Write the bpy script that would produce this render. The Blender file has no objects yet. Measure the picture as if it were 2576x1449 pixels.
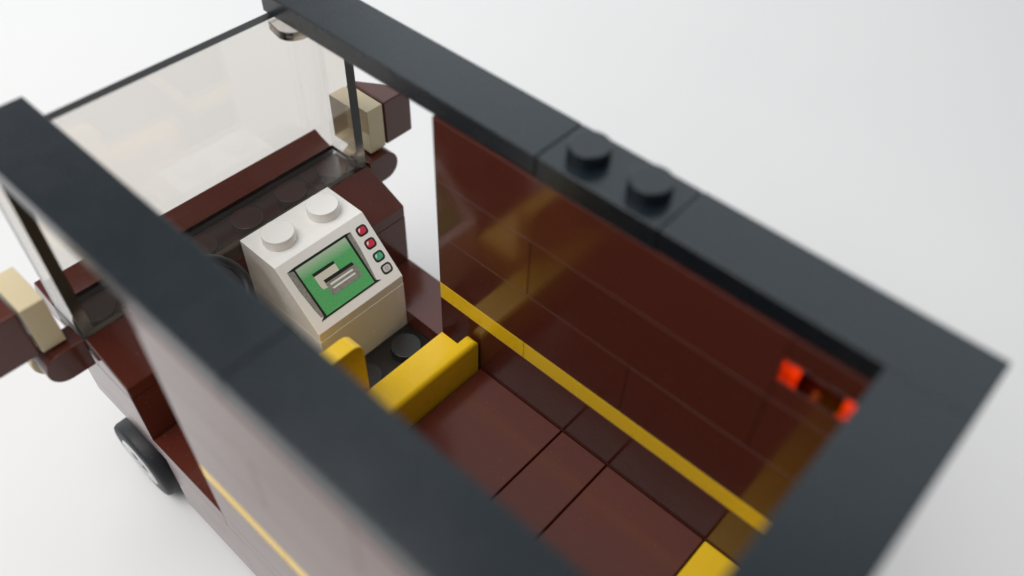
import bpy, bmesh, math
from mathutils import Vector, Matrix

# ------------------------------------------------------------------ scene, camera, light
scene = bpy.context.scene
COL = scene.collection
S = 0.008                       # one stud pitch in metres; lengths below are in stud pitches
ZG = -8.36                      # table height, measured down from the roof rim


def P(x, y, z):
    return Vector((x * S, y * S, (z - ZG) * S))


cam_d = bpy.data.cameras.new("camera")
cam = bpy.data.objects.new("camera", cam_d)
COL.objects.link(cam)
scene.camera = cam


def rodrigues(r):
    v = Vector(r)
    return Matrix.Rotation(v.length, 3, v.normalized())


Rw = rodrigues((0.999680948, -2.54668372, 0.989932998))       # rows: right, down, forward
right, down, fwd = Vector(Rw[0]), Vector(Rw[1]), Vector(Rw[2])
m = Matrix((right, -down, -fwd)).transposed().to_4x4()
m.translation = P(0.425033654, 7.9280091, 7.28597688)
cam.matrix_world = m
cam_d.sensor_width = 36.0
cam_d.lens = 2155.14 / 2576.0 * 36.0
cam_d.clip_start = 0.004
cam_d.clip_end = 20.0
cam_d.dof.use_dof = True
cam_d.dof.focus_distance = (P(9.4, 2.0, -4.1) - m.translation).dot(fwd)
cam_d.dof.aperture_fstop = 10.5

world = bpy.data.worlds.new("World")
scene.world = world
world.use_nodes = True
bg = world.node_tree.nodes["Background"]
bg.inputs[0].default_value = (0.98, 0.99, 1.0, 1)
bg.inputs[1].default_value = 0.24


def area(name, loc, target, sx, sy, power, color):
    l = bpy.data.lights.new(name, 'AREA')
    l.shape = 'RECTANGLE'
    l.size, l.size_y = sx, sy
    l.energy = power
    l.color = color
    o = bpy.data.objects.new(name, l)
    COL.objects.link(o)
    o.location = P(*loc)
    o.rotation_euler = (P(*target) - o.location).to_track_quat('-Z', 'Y').to_euler()
    return o


# daylight from the windows of the room: the main one high on the left, lower ones ahead and to the right
area("window_light_left", (32, 50, 100), (8, 0, -6), 0.95, 0.95, 9.6, (1.0, 0.985, 0.965))
area("window_light_front", (78, -16, 13), (8, 0, -6), 0.90, 0.24, 0.9, (0.93, 0.98, 1.0))
area("window_light_side", (35, -78, 62), (8, 0, -6), 0.95, 0.75, 1.9, (0.86, 0.96, 1.0))

scene.view_settings.view_transform = 'Standard'
scene.view_settings.look = 'None'
scene.view_settings.exposure = 0.1
scene.view_settings.gamma = 1.0
scene.cycles.use_denoising = True
scene.cycles.max_bounces = 14
scene.cycles.transmission_bounces = 12
scene.cycles.glossy_bounces = 6
scene.cycles.transparent_max_bounces = 12
scene.cycles.sample_clamp_indirect = 6.0


# ------------------------------------------------------------------ materials
def nodes_of(mat):
    mat.use_nodes = True
    nt = mat.node_tree
    return nt, nt.nodes["Principled BSDF"]


def plastic(name, col, rough=0.2, vary=0.06, bump=0.02, ior=1.53, coat=0.0, noise_scale=900, dust=0.12):
    """Moulded ABS: even colour, a little haze and hairline handling marks in the gloss."""
    mat = bpy.data.materials.new(name)
    nt, b = nodes_of(mat)
    tc = nt.nodes.new("ShaderNodeTexCoord")
    n1 = nt.nodes.new("ShaderNodeTexNoise")
    n1.inputs["Scale"].default_value = noise_scale * 0.25
    n1.inputs["Detail"].default_value = 5
    nt.links.new(tc.outputs["Object"], n1.inputs["Vector"])
    mr = nt.nodes.new("ShaderNodeMapRange")
    mr.inputs["From Min"].default_value = 0.3
    mr.inputs["From Max"].default_value = 0.7
    mr.inputs["To Min"].default_value = max(0.03, rough - vary)
    mr.inputs["To Max"].default_value = rough + vary
    nt.links.new(n1.outputs["Fac"], mr.inputs["Value"])
    nt.links.new(mr.outputs["Result"], b.inputs["Roughness"])
    # faint colour drift from part to part
    oi = nt.nodes.new("ShaderNodeObjectInfo")
    hs = nt.nodes.new("ShaderNodeHueSaturation")
    mv = nt.nodes.new("ShaderNodeMapRange")
    mv.inputs["To Min"].default_value = 0.93
    mv.inputs["To Max"].default_value = 1.07
    nt.links.new(oi.outputs["Random"], mv.inputs["Value"])
    nt.links.new(mv.outputs["Result"], hs.inputs["Value"])
    hs.inputs["Color"].default_value = (*col, 1)
    n4 = nt.nodes.new("ShaderNodeTexNoise")
    n4.inputs["Scale"].default_value = 2600
    n4.inputs["Detail"].default_value = 1
    nt.links.new(tc.outputs["Object"], n4.inputs["Vector"])
    sp = nt.nodes.new("ShaderNodeMapRange")
    sp.inputs["From Min"].default_value = 0.70
    sp.inputs["From Max"].default_value = 0.78
    sp.inputs["To Max"].default_value = dust
    nt.links.new(n4.outputs["Fac"], sp.inputs["Value"])
    dm = nt.nodes.new("ShaderNodeMix")
    dm.data_type = 'RGBA'
    dm.inputs["B"].default_value = (0.35, 0.33, 0.31, 1)
    nt.links.new(sp.outputs["Result"], dm.inputs["Factor"])
    nt.links.new(hs.outputs["Color"], dm.inputs["A"])
    nt.links.new(dm.outputs["Result"], b.inputs["Base Color"])
    n2 = nt.nodes.new("ShaderNodeTexNoise")
    n2.inputs["Scale"].default_value = noise_scale * 0.12
    n2.inputs["Detail"].default_value = 2
    nt.links.new(tc.outputs["Object"], n2.inputs["Vector"])
    bp = nt.nodes.new("ShaderNodeBump")
    bp.inputs["Strength"].default_value = bump
    bp.inputs["Distance"].default_value = 0.0004
    nt.links.new(n2.outputs["Fac"], bp.inputs["Height"])
    nt.links.new(bp.outputs["Normal"], b.inputs["Normal"])
    b.inputs["IOR"].default_value = ior
    b.inputs["Coat Weight"].default_value = coat
    return mat


M = {}
M['brown'] = plastic("brown_plastic", (0.088, 0.0205, 0.013), 0.13, 0.03, 0.012)
M['floorbrown'] = plastic("brown_floor_plastic", (0.105, 0.021, 0.0125), 0.17, 0.03, 0.02)
M['black'] = plastic("black_plastic", (0.0055, 0.0105, 0.0155), 0.27, 0.02, 0.02)
M['floorblack'] = plastic("floor_black_plastic", (0.010, 0.009, 0.008), 0.38)
M['yellow'] = plastic("yellow_plastic", (0.95, 0.61, 0.014), 0.26)
M['white'] = plastic("white_plastic", (0.87, 0.85, 0.815), 0.24)
M['tan'] = plastic("tan_plastic", (0.66, 0.56, 0.36), 0.22)
M['rubber'] = plastic("tyre_rubber", (0.009, 0.0105, 0.014), 0.55, 0.1, 0.05)
M['grey'] = plastic("light_grey_plastic", (0.55, 0.56, 0.56), 0.25)


def clear(name, col, absorb, rough=0.015, ior=1.55):
    """Clear moulded plastic; absorb is the loss per metre in each channel, so thick parts are darker."""
    mat = bpy.data.materials.new(name)
    nt, b = nodes_of(mat)
    b.inputs["Base Color"].default_value = (*col, 1)
    b.inputs["Transmission Weight"].default_value = 1.0
    b.inputs["Roughness"].default_value = rough
    b.inputs["IOR"].default_value = ior
    va = nt.nodes.new("ShaderNodeVolumeAbsorption")
    d = max(absorb)
    va.inputs["Density"].default_value = d
    va.inputs["Color"].default_value = tuple(1 - a / d for a in absorb) + (1,)
    nt.links.new(va.outputs["Volume"], nt.nodes["Material Output"].inputs["Volume"])
    return mat


M['clear'] = clear("smoke_clear_plastic", (1, 1, 1), (98, 119, 146))
M['clear_edge_darkened'] = clear("smoke_clear_edge_darkened", (0.45, 0.46, 0.46), (98, 119, 146), 0.4)  # same plastic; grey base colour paints in the darkness of light lost inside edges
M['red'] = clear("red_clear_plastic", (1.0, 0.5, 0.4), (12, 290, 620), 0.08)


def ink(name, col, col2=None, scale=2600.0, lo=0.45, hi=0.6):
    """Flat screen-printed ink; col2 makes the sprayed, speckled second colour of the print."""
    mat = bpy.data.materials.new(name)
    nt, b = nodes_of(mat)
    b.inputs["Roughness"].default_value = 0.3
    b.inputs["Base Color"].default_value = (*col, 1)
    if col2:
        tc = nt.nodes.new("ShaderNodeTexCoord")
        n = nt.nodes.new("ShaderNodeTexNoise")
        n.inputs["Scale"].default_value = scale
        n.inputs["Detail"].default_value = 4
        nt.links.new(tc.outputs["Object"], n.inputs["Vector"])
        r = nt.nodes.new("ShaderNodeMapRange")
        r.inputs["From Min"].default_value = lo
        r.inputs["From Max"].default_value = hi
        nt.links.new(n.outputs["Fac"], r.inputs["Value"])
        mx = nt.nodes.new("ShaderNodeMix")
        mx.data_type = 'RGBA'
        mx.inputs["A"].default_value = (*col, 1)
        mx.inputs["B"].default_value = (*col2, 1)
        nt.links.new(r.outputs["Result"], mx.inputs["Factor"])
        nt.links.new(mx.outputs["Result"], b.inputs["Base Color"])
    return mat


M['ink_black'] = ink("black_ink", (0.022, 0.024, 0.02))
M['ink_grey'] = ink("grey_ink", (0.25, 0.25, 0.22), (0.33, 0.32, 0.28))
M['ink_lgrey'] = ink("pale_grey_ink", (0.62, 0.61, 0.58))
M['ink_red'] = ink("red_ink", (0.70, 0.035, 0.075), (0.62, 0.05, 0.10))
M['ink_teal'] = ink("teal_ink", (0.07, 0.42, 0.23), (0.12, 0.50, 0.30))
M['ink_cream'] = ink("cream_ink", (0.74, 0.72, 0.60))
M['ink_white'] = ink("white_ink", (0.86, 0.84, 0.80))


def screen_ink():
    """Sprayed green: thins to the white of the brick along its upper edge, with coarse speckle (print, not light)."""
    mat = bpy.data.materials.new("screen_green_ink")
    nt, b = nodes_of(mat)
    b.inputs["Roughness"].default_value = 0.3
    at = nt.nodes.new("ShaderNodeAttribute")
    at.attribute_name = "print_uv"
    sep = nt.nodes.new("ShaderNodeSeparateXYZ")
    nt.links.new(at.outputs["Vector"], sep.inputs["Vector"])
    n = nt.nodes.new("ShaderNodeTexNoise")
    n.inputs["Scale"].default_value = 55.0
    n.inputs["Detail"].default_value = 3
    nt.links.new(at.outputs["Vector"], n.inputs["Vector"])
    # thickness of the white veil: strongest near v = 0 (the top), more so to the left
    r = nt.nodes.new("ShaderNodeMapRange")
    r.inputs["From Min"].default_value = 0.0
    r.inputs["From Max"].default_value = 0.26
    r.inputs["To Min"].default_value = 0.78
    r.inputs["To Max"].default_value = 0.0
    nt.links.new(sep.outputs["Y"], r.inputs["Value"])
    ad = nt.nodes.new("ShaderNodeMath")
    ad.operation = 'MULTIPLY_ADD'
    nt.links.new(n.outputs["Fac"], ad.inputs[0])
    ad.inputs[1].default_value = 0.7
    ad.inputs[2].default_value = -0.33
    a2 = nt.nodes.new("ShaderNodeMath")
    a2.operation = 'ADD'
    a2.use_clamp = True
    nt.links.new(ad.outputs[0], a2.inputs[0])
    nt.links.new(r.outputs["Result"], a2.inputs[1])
    # yellow-green to blue-green drift of the ink itself
    n3 = nt.nodes.new("ShaderNodeTexNoise")
    n3.inputs["Scale"].default_value = 38.0
    n3.inputs["Detail"].default_value = 4
    nt.links.new(at.outputs["Vector"], n3.inputs["Vector"])
    r3 = nt.nodes.new("ShaderNodeMapRange")
    r3.inputs["From Min"].default_value = 0.35
    r3.inputs["From Max"].default_value = 0.65
    nt.links.new(n3.outputs["Fac"], r3.inputs["Value"])
    g = nt.nodes.new("ShaderNodeMix")
    g.data_type = 'RGBA'
    g.inputs["A"].default_value = (0.05, 0.42, 0.17, 1)
    g.inputs["B"].default_value = (0.15, 0.50, 0.13, 1)
    nt.links.new(r3.outputs["Result"], g.inputs["Factor"])
    mx = nt.nodes.new("ShaderNodeMix")
    mx.data_type = 'RGBA'
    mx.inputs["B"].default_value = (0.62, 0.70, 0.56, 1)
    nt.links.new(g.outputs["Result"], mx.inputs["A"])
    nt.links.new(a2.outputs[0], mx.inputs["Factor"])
    nt.links.new(mx.outputs["Result"], b.inputs["Base Color"])
    return mat


M['ink_green'] = screen_ink()


# ------------------------------------------------------------------ builders
def link(name, me, mat, parent=None, loc=None):
    o = bpy.data.objects.new(name, me)
    COL.objects.link(o)
    for k in (mat if isinstance(mat, (list, tuple)) else [mat]):
        if k is not None:
            me.materials.append(k)
    if parent is not None:
        o.parent = parent
        o.matrix_parent_inverse = Matrix.Identity(4)
    if loc is not None:
        o.location = loc
    return o


def offset_to(parent):
    """World position of a parent that carries no rotation."""
    v = Vector((0, 0, 0))
    while parent is not None:
        v += parent.location
        parent = parent.parent
    return v


def finish(name, bm, mat, parent, bevel=0.022, seg=2, smooth=True, angle=40):
    """bm is in stud units (truck space); the object's origin goes to the centre of its base."""
    bmesh.ops.recalc_face_normals(bm, faces=bm.faces)
    xs = [v.co.x for v in bm.verts]
    ys = [v.co.y for v in bm.verts]
    zs = [v.co.z for v in bm.verts]
    c = Vector(((min(xs) + max(xs)) / 2, (min(ys) + max(ys)) / 2, min(zs)))
    for v in bm.verts:
        v.co = (v.co - c) * S
    me = bpy.data.meshes.new(name)
    bm.to_mesh(me)
    bm.free()
    if smooth:
        me.polygons.foreach_set("use_smooth", [True] * len(me.polygons))
    o = link(name, me, mat, parent, P(*c) - offset_to(parent))
    if bevel:
        b = o.modifiers.new("bevel", 'BEVEL')
        b.width = bevel * S
        b.segments = seg
        b.limit_method = 'ANGLE'
        b.angle_limit = math.radians(angle)
        b.harden_normals = True
    return o


def add_box(bm, x0, x1, y0, y1, z0, z1):
    v = [bm.verts.new((x, y, z)) for z in (z0, z1) for y in (y0, y1) for x in (x0, x1)]
    for f in ((0, 1, 3, 2), (4, 6, 7, 5), (0, 4, 5, 1), (2, 3, 7, 6), (0, 2, 6, 4), (1, 5, 7, 3)):
        bm.faces.new([v[i] for i in f])


G = 0.005                       # clearance left round every moulded piece


def box(name, x0, x1, y0, y1, z0, z1, mat, parent, bevel=0.006, g=G):
    bm = bmesh.new()
    add_box(bm, x0 + g, x1 - g, y0 + g, y1 - g, z0 + g * 0.35, z1 - g * 0.35)
    return finish(name, bm, mat, parent, bevel)


def prism(bm, pts, axis, a, b):
    """Extrude a polygon. axis 'y': pts are (x, z); 'x': (y, z); 'z': (x, y)."""
    def mk(p, t):
        return {'y': (p[0], t, p[1]), 'x': (t, p[0], p[1]), 'z': (p[0], p[1], t)}[axis]
    lo = [bm.verts.new(mk(p, a)) for p in pts]
    hi = [bm.verts.new(mk(p, b)) for p in pts]
    n = len(pts)
    bm.faces.new(lo)
    bm.faces.new(hi[::-1])
    for i in range(n):
        bm.faces.new((lo[i], hi[i], hi[(i + 1) % n], lo[(i + 1) % n]))


def lathe(bm, prof, centre, axis='z', n=32):
    """prof: (radius, height) pairs, closed at both ends."""
    rings = []
    cx, cy, cz = centre
    for r, h in prof:
        ring = []
        for i in range(n):
            a = 2 * math.pi * i / n
            u, w = r * math.cos(a), r * math.sin(a)
            co = {'z': (cx + u, cy + w, cz + h), 'y': (cx + u, cy + h, cz + w), 'x': (cx + h, cy + u, cz + w)}[axis]
            ring.append(bm.verts.new(co))
        rings.append(ring)
    for r0, r1 in zip(rings, rings[1:]):
        for i in range(n):
            bm.faces.new((r0[i], r0[(i + 1) % n], r1[(i + 1) % n], r1[i]))
    bm.faces.new(rings[0])
    bm.faces.new(rings[-1][::-1])


def stud(x, y, z, mat, parent, h=0.2125, r=0.3, name='stud'):
    bm = bmesh.new()
    lathe(bm, [(r, -0.01), (r, h)], (x, y, z))
    return finish(name, bm, mat, parent, 0.022, 2)


# ------------------------------------------------------------------ the table
def table_material():
    mat = bpy.data.materials.new("white_tabletop")
    nt, b = nodes_of(mat)
    tc = nt.nodes.new("ShaderNodeTexCoord")
    n = nt.nodes.new("ShaderNodeTexNoise")
    n.inputs["Scale"].default_value = 9.0
    n.inputs["Detail"].default_value = 3
    nt.links.new(tc.outputs["Object"], n.inputs["Vector"])
    cr = nt.nodes.new("ShaderNodeValToRGB")
    cr.color_ramp.elements[0].position = 0.35
    cr.color_ramp.elements[0].color = (0.70, 0.70, 0.705, 1)
    cr.color_ramp.elements[1].position = 0.65
    cr.color_ramp.elements[1].color = (0.73, 0.722, 0.724, 1)
    nt.links.new(n.outputs["Fac"], cr.inputs["Fac"])
    nt.links.new(cr.outputs["Color"], b.inputs["Base Color"])
    b.inputs["Roughness"].default_value = 0.55
    n2 = nt.nodes.new("ShaderNodeTexNoise")
    n2.inputs["Scale"].default_value = 700.0
    n2.inputs["Detail"].default_value = 3
    nt.links.new(tc.outputs["Object"], n2.inputs["Vector"])
    bp = nt.nodes.new("ShaderNodeBump")
    bp.inputs["Strength"].default_value = 0.05
    bp.inputs["Distance"].default_value = 0.0003
    nt.links.new(n2.outputs["Fac"], bp.inputs["Height"])
    nt.links.new(bp.outputs["Normal"], b.inputs["Normal"])
    return mat


bm = bmesh.new()
add_box(bm, -110, 150, -140, 120, ZG - 4, ZG)
tb = finish("tabletop", bm, table_material(), None, 0)
tb["kind"] = "structure"
tb["label"] = "plain white tabletop under the toy truck"

# ------------------------------------------------------------------ the truck
truck = bpy.data.objects.new("toy_truck", None)
truck.empty_display_size = 0.02
COL.objects.link(truck)
truck.location = P(6, 3, ZG)
truck["label"] = "brown toy delivery truck without roof, with black rim and white computer inside"
truck["category"] = "toy truck"
T = truck

# --- roof rim: smooth tiles one plate thick
RZ0, RZ1 = -0.4, 0.0


def rim(x0, x1, y0, y1, label=None):
    # a tile stands on a slightly narrower foot, the groove one sees along its lower edge
    bm = bmesh.new()
    g = G
    add_box(bm, x0 + g, x1 - g, y0 + g, y1 - g, RZ0 + 0.05, RZ1)
    add_box(bm, x0 + 0.04, x1 - 0.04, y0 + 0.04, y1 - 0.04, RZ0 + 0.004, RZ0 + 0.049)
    o = finish('roof_tile', bm, M['black'], T, 0.02)
    if label:
        o['label'] = label
    return o


rim(6, 12, 0, 1)
pl = box('roof_plate', 4, 6, 0, 1, RZ0, RZ1 - 0.004, M['black'], T, 0.02)
pl['label'] = "black plate with two bare studs in the right rim"
stud(5.5, 0.5, RZ1 - 0.004, M['black'], pl)
stud(4.5, 0.5, RZ1 - 0.004, M['black'], pl)
rim(0, 4, 0, 1)
rim(0, 1, 1, 5)
rim(0, 6, 5, 6)
rim(6, 12, 5, 6)

# --- side walls: three brick courses, a yellow plate, one more course
B = M['brown']


def wall(y0, y1, light):
    if light:
        box('brick', 2, 8, y0, y1, -1.6, -0.4, B, T)
        box('wall_plate', 0, 2, y0, y1, -0.8, -0.4, B, T)
        w = box('wall_plate', 0, 2, y0, y1, -1.6, -1.2, B, T)
        for sx in (0.5, 1.5):
            stud(sx, (y0 + y1) / 2, -1.2, B, w)
    else:
        box('brick', 4, 8, y0, y1, -1.6, -0.4, B, T)
        box('brick', 0, 4, y0, y1, -1.6, -0.4, B, T)
    for a, b in ((6, 8), (2, 6), (0, 2)):
        box('brick', a, b, y0, y1, -2.8, -1.6, B, T)
    for a, b in ((4, 8), (0, 4)):
        box('brick', a, b, y0, y1, -4.0, -2.8, B, T)
    for a, b in ((6, 8), (0, 6)):
        box('stripe_plate', a, b, y0, y1, -4.4, -4.0, M['yellow'], T)
    box('brick', 0, 8, y0, y1, -5.6, -4.4, B, T)
    # lower body: plate, then a skirt of bricks
    box('body_plate', 0, 8, y0, y1, -6.0, -5.6, B, T)
    box('skirt_brick', 2, 9.8, y0, y1, -7.6, -6.0, B, T)
    # tile that makes the door step
    box('door_step', 8, 10, y0, y1, -6.0, -5.6, B, T)


wall(0, 1, True)
wall(5, 6, False)


# side marker light: clear red plate let into the first course of the right wall
bm = bmesh.new()
add_box(bm, 0.0 + G, 2 - G, 0 + G, 1 - G, -1.19, -0.81)
ml = finish('marker_light', bm, M['red'], T, 0.012)
ml['label'] = "clear red side marker light let into the brown wall"

# --- rear wall between the side walls
for z0, z1 in ((-1.6, -0.4), (-2.8, -1.6), (-4.0, -2.8), (-5.995, -4.4)):
    box('brick', 0, 1, 1, 5, z0, z1, B, T)
box('stripe_plate', 0, 1, 1, 5, -4.4, -4.0, M['yellow'], T)

# --- floor: black plate with studs, brown tiles behind the bulkhead and a yellow one at the back
fp = box('floor_plate', 0, 12, 1, 5, -6.4, -6.0, M['floorblack'], T)
for sx, sy in ((8.5, 1.5), (8.5, 2.5), (10.5, 3.5), (10.5, 4.5), (9.9, 3.5)):
    if sx != 9.9:
        stud(sx, sy, -6.0, M['floorblack'], fp)
FB = M['floorbrown']
for a, b, mk in ((5, 7, FB), (4, 5, FB), (2, 4, FB), (1, 2, M['yellow'])):
    t = box('floor_tile', a, b, 1.0, 5, -6.0, -5.6, mk, T, 0.022, 0.012)
    if mk is not FB:
        t['label'] = "yellow floor tile at the rear"

# --- yellow bulkhead behind the seat: upright panel with rounded ends and a thick ledge before it, one moulding
bm = bmesh.new()
prism(bm, [(7.02, 1.03), (7.25, 1.03), (7.25, 1.33), (7.64, 1.33), (7.64, 4.67), (7.25, 4.67), (7.25, 4.97), (7.02, 4.97)], 'z', -5.99, -4.80)
ends = [e for e in bm.edges if all(v.co.z > -4.9 for v in e.verts) and all(abs(abs(v.co.y - 3) - 1.97) < 1e-4 for v in e.verts)]
bmesh.ops.bevel(bm, geom=ends, offset=0.11, segments=4, affect='EDGES', profile=0.5)
finish('bulkhead', bm, M['yellow'], T, 0.009)

# --- driver's seat
bm = bmesh.new()
pts = [(3.03, -5.0), (4.97, -5.0)]
for k in range(5):
    a = math.radians(90 * k / 4)
    pts.append((4.75 + 0.22 * math.cos(a), -3.78 + 0.22 * math.sin(a)))
for k in range(5):
    a = math.radians(90 + 90 * k / 4)
    pts.append((3.25 + 0.22 * math.cos(a), -3.78 + 0.22 * math.sin(a)))
prism(bm, pts, 'x', 7.66, 7.98)
seat = finish('driver_seat', bm, M['yellow'], T, 0.02)
bm = bmesh.new()
add_box(bm, 7.66, 9.0, 3.03, 4.97, -5.4, -5.002)
add_box(bm, 7.66, 8.98, 3.1, 4.9, -5.99, -5.402)
finish('seat_base', bm, M['yellow'], seat, 0.02)

# --- computer console: 45-degree slope brick with two studs on a plain white brick
W = M['white']
bm = bmesh.new()
prism(bm, [(11 - G, -4.795), (11 - G, -3.6), (10.0, -3.6), (9.012, -4.588), (9.012, -4.795)], 'y', 1 + G, 3 - G)
con = finish('computer_console', bm, W, T, 0.012, 2, angle=30)
con['label'] = "white sloped computer brick with a printed green screen and four buttons"
stud(10.5, 1.5, -3.6, W, con)
stud(10.5, 2.5, -3.6, W, con)
bm = bmesh.new()
add_box(bm, 9 + G, 11 - G, 1 + G, 3 - G, -5.995, -4.798)
finish('base_brick', bm, W, con, 0.006)

# printed artwork, in (u across from the left side, v down the slope), flat ink on the sloping face
q2 = math.sqrt(0.5)


def on_slope(u, v, lift):
    return Vector((10.0 - v * q2 - lift * q2, 3.0 - u, -3.6 - v * q2 + lift * q2)) + Vector((-0.0, 0, 0))


def printed(name, shapes, parent):
    """shapes: (points, material key, layer). One flat mesh of inked areas, each layer 0.01 mm above the last."""
    bm = bmesh.new()
    uvl = bm.verts.layers.float_vector.new("print_uv")
    mats = []
    for pts_, mk, lay in shapes:
        if M[mk] not in mats:
            mats.append(M[mk])
        vs = []
        for u, v in pts_:
            w = bm.verts.new(on_slope(u, v, 0.003 + 0.0016 * lay))
            w[uvl] = Vector((u - 0.3, v - 0.2, 0))
            vs.append(w)
        f = bm.faces.new(vs)
        f.normal_update()
        if f.normal.z < 0:
            f.normal_flip()
        f.material_index = mats.index(M[mk])
    c = on_slope(1.0, 0.7, 0)
    for v in bm.verts:
        v.co = (v.co - c) * S
    me = bpy.data.meshes.new(name)
    bm.to_mesh(me)
    bm.free()
    return link(name, me, mats, parent, P(*c) - offset_to(parent))


def rr(u0, u1, v0, v1, r, n=5):
    o = []
    for cu, cv, a0 in ((u1 - r, v1 - r, 0), (u0 + r, v1 - r, 90), (u0 + r, v0 + r, 180), (u1 - r, v0 + r, 270)):
        for k in range(n):
            a = math.radians(a0 + 90 * k / (n - 1))
            o.append((cu + r * math.cos(a), cv + r * math.sin(a)))
    return o


printed('screen_frame', [
    ([(0.145, 0.190), (0.262, 0.190), (0.285, 1.17), (0.218, 1.165), (0.19, 1.0), (0.15, 0.55)], 'ink_grey', 0),
    ([(1.475, 0.200), (1.572, 0.194), (1.565, 0.55), (1.52, 1.0), (1.500, 1.19), (1.449, 1.16)], 'ink_grey', 0),
    ([(0.140, 0.183), (0.30, 0.168), (1.45, 0.172), (1.578, 0.190), (1.475, 0.222), (0.285, 0.226)], 'ink_black', 1),
    ([(0.262, 0.19), (0.30, 0.19), (0.330, 1.20), (0.276, 1.19)], 'ink_black', 1),
    ([(1.425, 0.19), (1.480, 0.19), (1.478, 1.19), (1.438, 1.20)], 'ink_black', 1),
    ([(0.176, 1.226), (0.276, 1.165), (0.325, 1.185), (1.438, 1.185), (1.470, 1.165), (1.582, 1.226),
      (1.45, 1.222), (0.31, 1.222)], 'ink_black', 2),
], con)['label'] = "black and grey printed border round the screen"
printed('screen', [
    ([(0.298, 0.216), (1.427, 0.216), (1.440, 1.190), (0.322, 1.190)], 'ink_green', 3),
    ([(0.506, 0.441), (0.985, 0.446), (0.992, 0.500), (0.515, 0.502)], 'ink_black', 4),
    ([(0.512, 0.502), (0.990, 0.502), (0.985, 0.645), (0.66, 0.645), (0.645, 0.790), (0.54, 0.775), (0.52, 0.70)], 'ink_cream', 4),
    ([(0.628, 0.640), (1.272, 0.650), (1.325, 0.80), (1.316, 0.962), (0.631, 0.962)], 'ink_grey', 5),
    ([(0.628, 0.640), (1.272, 0.650), (1.290, 0.712), (0.645, 0.704)], 'ink_black', 6),
    ([(0.700, 0.750), (1.215, 0.756), (1.212, 0.792), (0.705, 0.790)], 'ink_white', 6),
    ([(0.702, 0.833), (1.218, 0.836), (1.215, 0.870), (0.709, 0.868)], 'ink_white', 6),
], con)['label'] = "green printed screen with a small printed symbol"
for k, mk in enumerate(('ink_red', 'ink_red', 'ink_teal', 'ink_lgrey')):
    v0 = (0.203, 0.485, 0.768, 1.035)[k]
    u0 = 1.690 + 0.005 * k
    sh = [(rr(u0 - 0.02, u0 + 0.212, v0 - 0.02, v0 + 0.178, 0.068), 'ink_black', 0),
          (rr(u0 + 0.016, u0 + 0.178, v0 + 0.014, v0 + 0.140, 0.045), mk, 1)]
    if k < 3:
        sh.append(([(u0 + 0.028, v0 + 0.095), (u0 + 0.028, v0 + 0.045), (u0 + 0.05, v0 + 0.026), (u0 + 0.082, v0 + 0.024),
                    (u0 + 0.066, v0 + 0.05), (u0 + 0.05, v0 + 0.075)], 'ink_white', 2))
    else:
        sh.append((rr(u0 + 0.062, u0 + 0.132, v0 + 0.042, v0 + 0.110, 0.034), 'ink_grey', 2))
        sh.append((rr(u0 + 0.072, u0 + 0.122, v0 + 0.052, v0 + 0.100, 0.024), 'ink_lgrey', 3))
    b = printed('button', sh, con)
    b['label'] = ("red printed button, topmost of four", "red printed button, second of four",
                  "teal printed button, third of four", "grey printed button, lowest of four")[k]

# --- front: fenders, scuttle, hood, windshield
for y0, y1 in ((0, 1), (5, 6)):
    box('fender_brick', 10, 12, y0, y1, -5.6, -4.4, B, T)
    box('body_plate', 10, 12, y0, y1, -6.0, -5.6, B, T)
    bm = bmesh.new()
    prism(bm, [(10 + G, -4.395), (10 + G, -4.12), (10.5, -3.89), (11.0 - G, -3.68), (11.0 - G, -4.395)], 'y', y0 + G, y1 - G)
    finish('fender_slope', bm, B, T, 0.02, 2, angle=30)
    sc_ = box('scuttle_plate', 11, 12, y0, y1, -4.4, -4.0, B, T)
    stud(11.5, (y0 + y1) / 2, -4.0, B, sc_)
sc_ = box('scuttle_plate', 11, 12, 1, 5, -4.4, -4.0, B, T)
for k in range(1, 5):
    stud(11.5, k + 0.5, -4.0, B, sc_)
box('firewall_brick', 11, 12, 1, 5, -5.6, -4.4, B, T)
box('firewall_plate', 11, 12, 1, 5, -6.0, -5.6, B, T)

bm = bmesh.new()
prof = [(12.03, -4.395), (12.03, -3.83), (12.25, -3.765), (12.45, -3.69), (12.63, -3.60), (12.69, -3.66), (12.85, -3.95), (12.95, -4.395)]
prism(bm, prof, 'y', 0.04, 5.96)
finish('hood', bm, B, T, 0.015, 1, angle=30)
box('grille_brick', 12.03, 12.9, 1, 5, -7.2, -4.4, B, T)

# windshield: one clear piece, 1 x 6 x 3 - two side panes and a front pane on a hollow base
CL = M['clear']
bm = bmesh.new()
y0, y1, xo, xi, t = 0.02, 5.98, 11.985, 11.03, 0.19
r_ = 0.12
outer = [(xi, y0)]
for k in range(5):
    a = math.radians(-90 + 90 * k / 4)
    outer.append((xo - r_ + r_ * math.cos(a), y0 + r_ + r_ * math.sin(a)))
for k in range(5):
    a = math.radians(90 * k / 4)
    outer.append((xo - r_ + r_ * math.cos(a), y1 - r_ + r_ * math.sin(a)))
outer += [(xi, y1), (xi, y1 - t), (xo - t, y1 - t), (xo - t, y0 + t), (xi, y0 + t)]
prism(bm, outer, 'z', -3.65, -0.412)
bmesh.ops.recalc_face_normals(bm, faces=bm.faces)


def temp_mesh(bm):
    me = bpy.data.meshes.new("temp")
    bm.to_mesh(me)
    bm.free()
    o = bpy.data.objects.new("temp", me)
    COL.objects.link(o)
    return o


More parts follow.
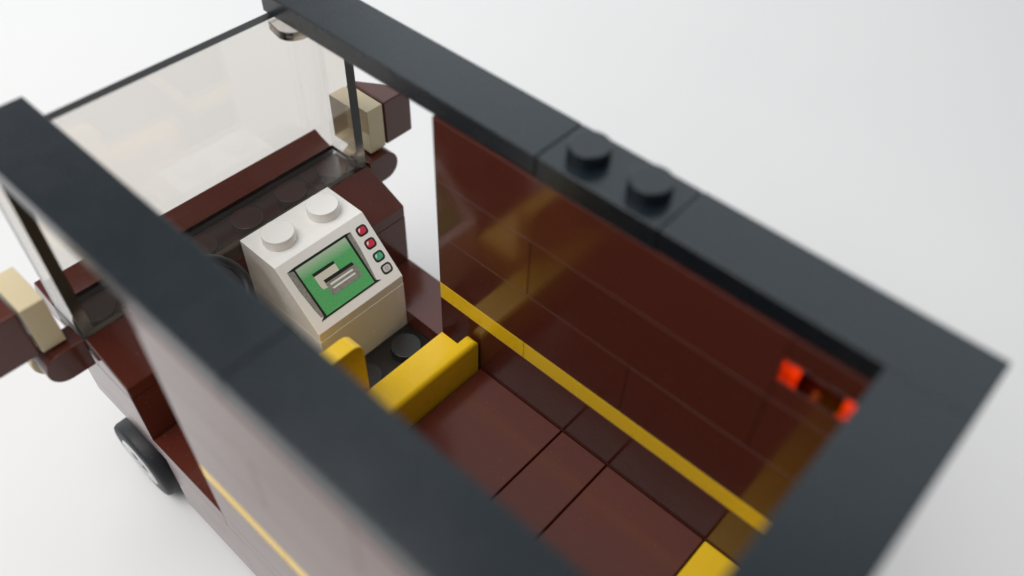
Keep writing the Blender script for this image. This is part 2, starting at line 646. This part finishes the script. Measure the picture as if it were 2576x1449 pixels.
panes = temp_mesh(bm)
bm = bmesh.new()
add_box(bm, xi - 0.004, xo + 0.004, y0 - 0.004, y1 + 0.004, -3.985, -3.6)
bmesh.ops.recalc_face_normals(bm, faces=bm.faces)
bot = min(bm.faces, key=lambda f: f.calc_center_median().z)
bmesh.ops.inset_individual(bm, faces=[bot], thickness=0.1)
bmesh.ops.translate(bm, verts=list(bot.verts), vec=(0, 0, 0.24))
bmesh.ops.recalc_face_normals(bm, faces=bm.faces)
tray = temp_mesh(bm)
bo = panes.modifiers.new("union", 'BOOLEAN')
bo.operation = 'UNION'
bo.solver = 'EXACT'
bo.object = tray
dg = bpy.context.evaluated_depsgraph_get()
joined = bpy.data.meshes.new_from_object(panes.evaluated_get(dg))
bm = bmesh.new()
bm.from_mesh(joined)
for o in (panes, tray):
    me = o.data
    bpy.data.objects.remove(o)
    bpy.data.meshes.remove(me)
bpy.data.meshes.remove(joined)
bm.normal_update()
for f in bm.faces:
    c = f.calc_center_median()
    n = f.normal
    if c.z > -0.5 or (n.x < -0.9 and c.x < 11.2) or (abs(n.z) < 0.5 and c.z < -3.6):
        f.material_index = 1  # edges and base sides take the copy with painted-in darkening
    else:
        f.material_index = 0
    f.smooth = False
ws = finish('windshield', bm, [CL, M['clear_edge_darkened']], T, 0, smooth=False)
ws['label'] = "smoky clear windshield with side panes"
for ya, s in ((0.215, 1), (5.785, -1)):
    # small rounded shelf in each upper corner, with the hollow stud that the rim sits on
    bm = bmesh.new()
    pts = [(xo - t - 0.01, ya), (xo - t - 0.01, ya + s * 0.86)]
    for k in range(7):
        a = math.radians(90 * k / 6)
        pts.append((xi + 0.42 - 0.32 * math.sin(a) , ya + s * (0.56 + 0.36 * math.cos(a))))
    pts.append((xi + 0.08, ya))
    prism(bm, pts, 'z', -0.58, -0.42)
    finish('corner_shelf', bm, CL, ws, 0.015, 2)

# --- steering wheel on its column
bm = bmesh.new()
R_, r2 = 0.61, 0.09
N1, N2 = 36, 8
tilt = Matrix.Rotation(math.radians(-38), 3, 'Y')
ctr = Vector((10.4, 4.0, -3.75))
ring = []
for i in range(N1):
    a = 2 * math.pi * i / N1
    row = []
    for j in range(N2):
        b_ = 2 * math.pi * j / N2
        p = Vector(((R_ + r2 * math.cos(b_)) * math.cos(a), (R_ + r2 * math.cos(b_)) * math.sin(a), r2 * math.sin(b_)))
        row.append(bm.verts.new(ctr + tilt @ p))
    ring.append(row)
for i in range(N1):
    for j in range(N2):
        bm.faces.new((ring[i][j], ring[(i + 1) % N1][j], ring[(i + 1) % N1][(j + 1) % N2], ring[i][(j + 1) % N2]))
sw = finish('steering_wheel', bm, M['floorblack'], T, 0)
bm = bmesh.new()
for ang in (90, 210, 330):
    a = math.radians(ang)
    d = Vector((math.cos(a), math.sin(a), 0))
    e = Vector((-d.y, d.x, 0))
    vs = []
    for w, h in ((-1, -1), (1, -1), (1, 1), (-1, 1)):
        vs.append([bm.verts.new(ctr + tilt @ (d * L + e * 0.09 * w + Vector((0, 0, 0.05 * h - 0.02)))) for L in (0.1, R_)])
    for k in range(4):
        bm.faces.new((vs[k][0], vs[k][1], vs[(k + 1) % 4][1], vs[(k + 1) % 4][0]))
    bm.faces.new([v[0] for v in vs])
    bm.faces.new([v[1] for v in vs])
finish('spokes', bm, M['floorblack'], sw, 0.01)
bm = bmesh.new()
lathe(bm, [(0.16, -1.6), (0.16, -0.12), (0.24, -0.1), (0.24, 0.07)], (0, 0, 0), 'z', 20)
for v in bm.verts:
    v.co = ctr + tilt @ v.co
finish('steering_column', bm, M['floorblack'], sw, 0)
box('dash_plate', 9.7, 11, 3.02, 4.98, -6.0 + 0.01, -5.2, M['floorblack'], T)

# --- wing mirrors: rounded arm, upright tan plate, brown wedge outside
for s, yb in ((-1, 0.0), (1, 6.0)):
    def Y(d):
        return yb + s * d
    # tan plate standing on edge, its hollow underside facing the cab
    bm = bmesh.new()
    a, b = sorted((Y(0.19), Y(0.585)))
    add_box(bm, 11.1, 12.06, a, b, -3.58, -2.59)
    bmesh.ops.recalc_face_normals(bm, faces=bm.faces)
    inner = min(bm.faces, key=lambda f: abs(f.calc_center_median().y - yb))
    bmesh.ops.inset_individual(bm, faces=[inner], thickness=0.19)
    bmesh.ops.translate(bm, verts=list(inner.verts), vec=(0, s * 0.26, 0))
    mir = finish('wing_mirror', bm, M['tan'], T, 0.02)
    mir['label'] = "tan and brown wing mirror on the %s side" % ("right" if s < 0 else "left")
    # brown wedge
    bm = bmesh.new()
    pts = [(11.1, Y(0.615)), (12.06, Y(0.615)), (12.06, Y(0.73)), (11.2, Y(1.30)), (11.1, Y(1.30))]
    prism(bm, pts, 'z', -3.58, -2.59)
    finish('mirror_shell', bm, B, mir, 0.035, 2, angle=25)
    # rounded arm out of the body side
    bm = bmesh.new()
    zc, rad = -3.95, 0.315
    pts = [(Y(0.015), zc - rad), (Y(0.015), zc + rad)]
    for k in range(13):
        a = math.radians(90 - 180 * k / 12)
        pts.append((Y(0.415 + rad * math.cos(a)), zc + rad * math.sin(a)))
    prism(bm, pts, 'x', 10.95, 11.42)
    finish('mirror_arm', bm, B, mir, 0.02, 2, angle=40)
    bm = bmesh.new()
    lathe(bm, [(0.36, 0.0), (0.36, 0.42)], (11.43, Y(0.44), -4.1), 'x', 28)
    finish('headlight', bm, M['tan'], T, 0.03)['label'] = "round tan headlight behind the mirror arm"

# --- wheels: rubber tyre round a light grey rim, leaning a little on the play of their pins
def camber(bm, s, yb, zc):
    a = math.radians(1.6)
    for v in bm.verts:
        dy, dz = v.co.y - yb, v.co.z - zc
        v.co.y = yb + dy * math.cos(a) + s * dz * math.sin(a)
        v.co.z = zc - s * dy * math.sin(a) + dz * math.cos(a)


for s, yb in ((-1, 0.0), (1, 6.0)):
    for xc in (11.15, 2.6):
        zc, R0 = ZG + 0.87, 0.87

        def Y(d):
            return yb + s * d
        bm = bmesh.new()
        prof = [(0.55, -0.42), (0.74, -0.42), (0.82, -0.38), (R0, -0.28), (R0, 0.06), (0.84, 0.125), (0.77, 0.15), (0.55, 0.15)]
        lathe(bm, [(r, s * h) for r, h in prof], (xc, yb, zc), 'y', 40)
        camber(bm, s, yb, zc)
        wh = finish('wheel', bm, M['rubber'], T, 0)
        bm = bmesh.new()
        prof = [(0.552, -0.40), (0.552, 0.145), (0.53, 0.165), (0.30, 0.165), (0.22, 0.12), (0.10, 0.12), (0.08, 0.16)]
        lathe(bm, [(r, s * h) for r, h in prof], (xc, yb, zc), 'y', 32)
        camber(bm, s, yb, zc)
        finish('rim', bm, M['grey'], wh, 0)
    box('axle_block', 10.4, 11.9, 4.5 if s > 0 else 0.6, 5.4 if s > 0 else 1.5, -7.4, -6.4, M['black'], T)
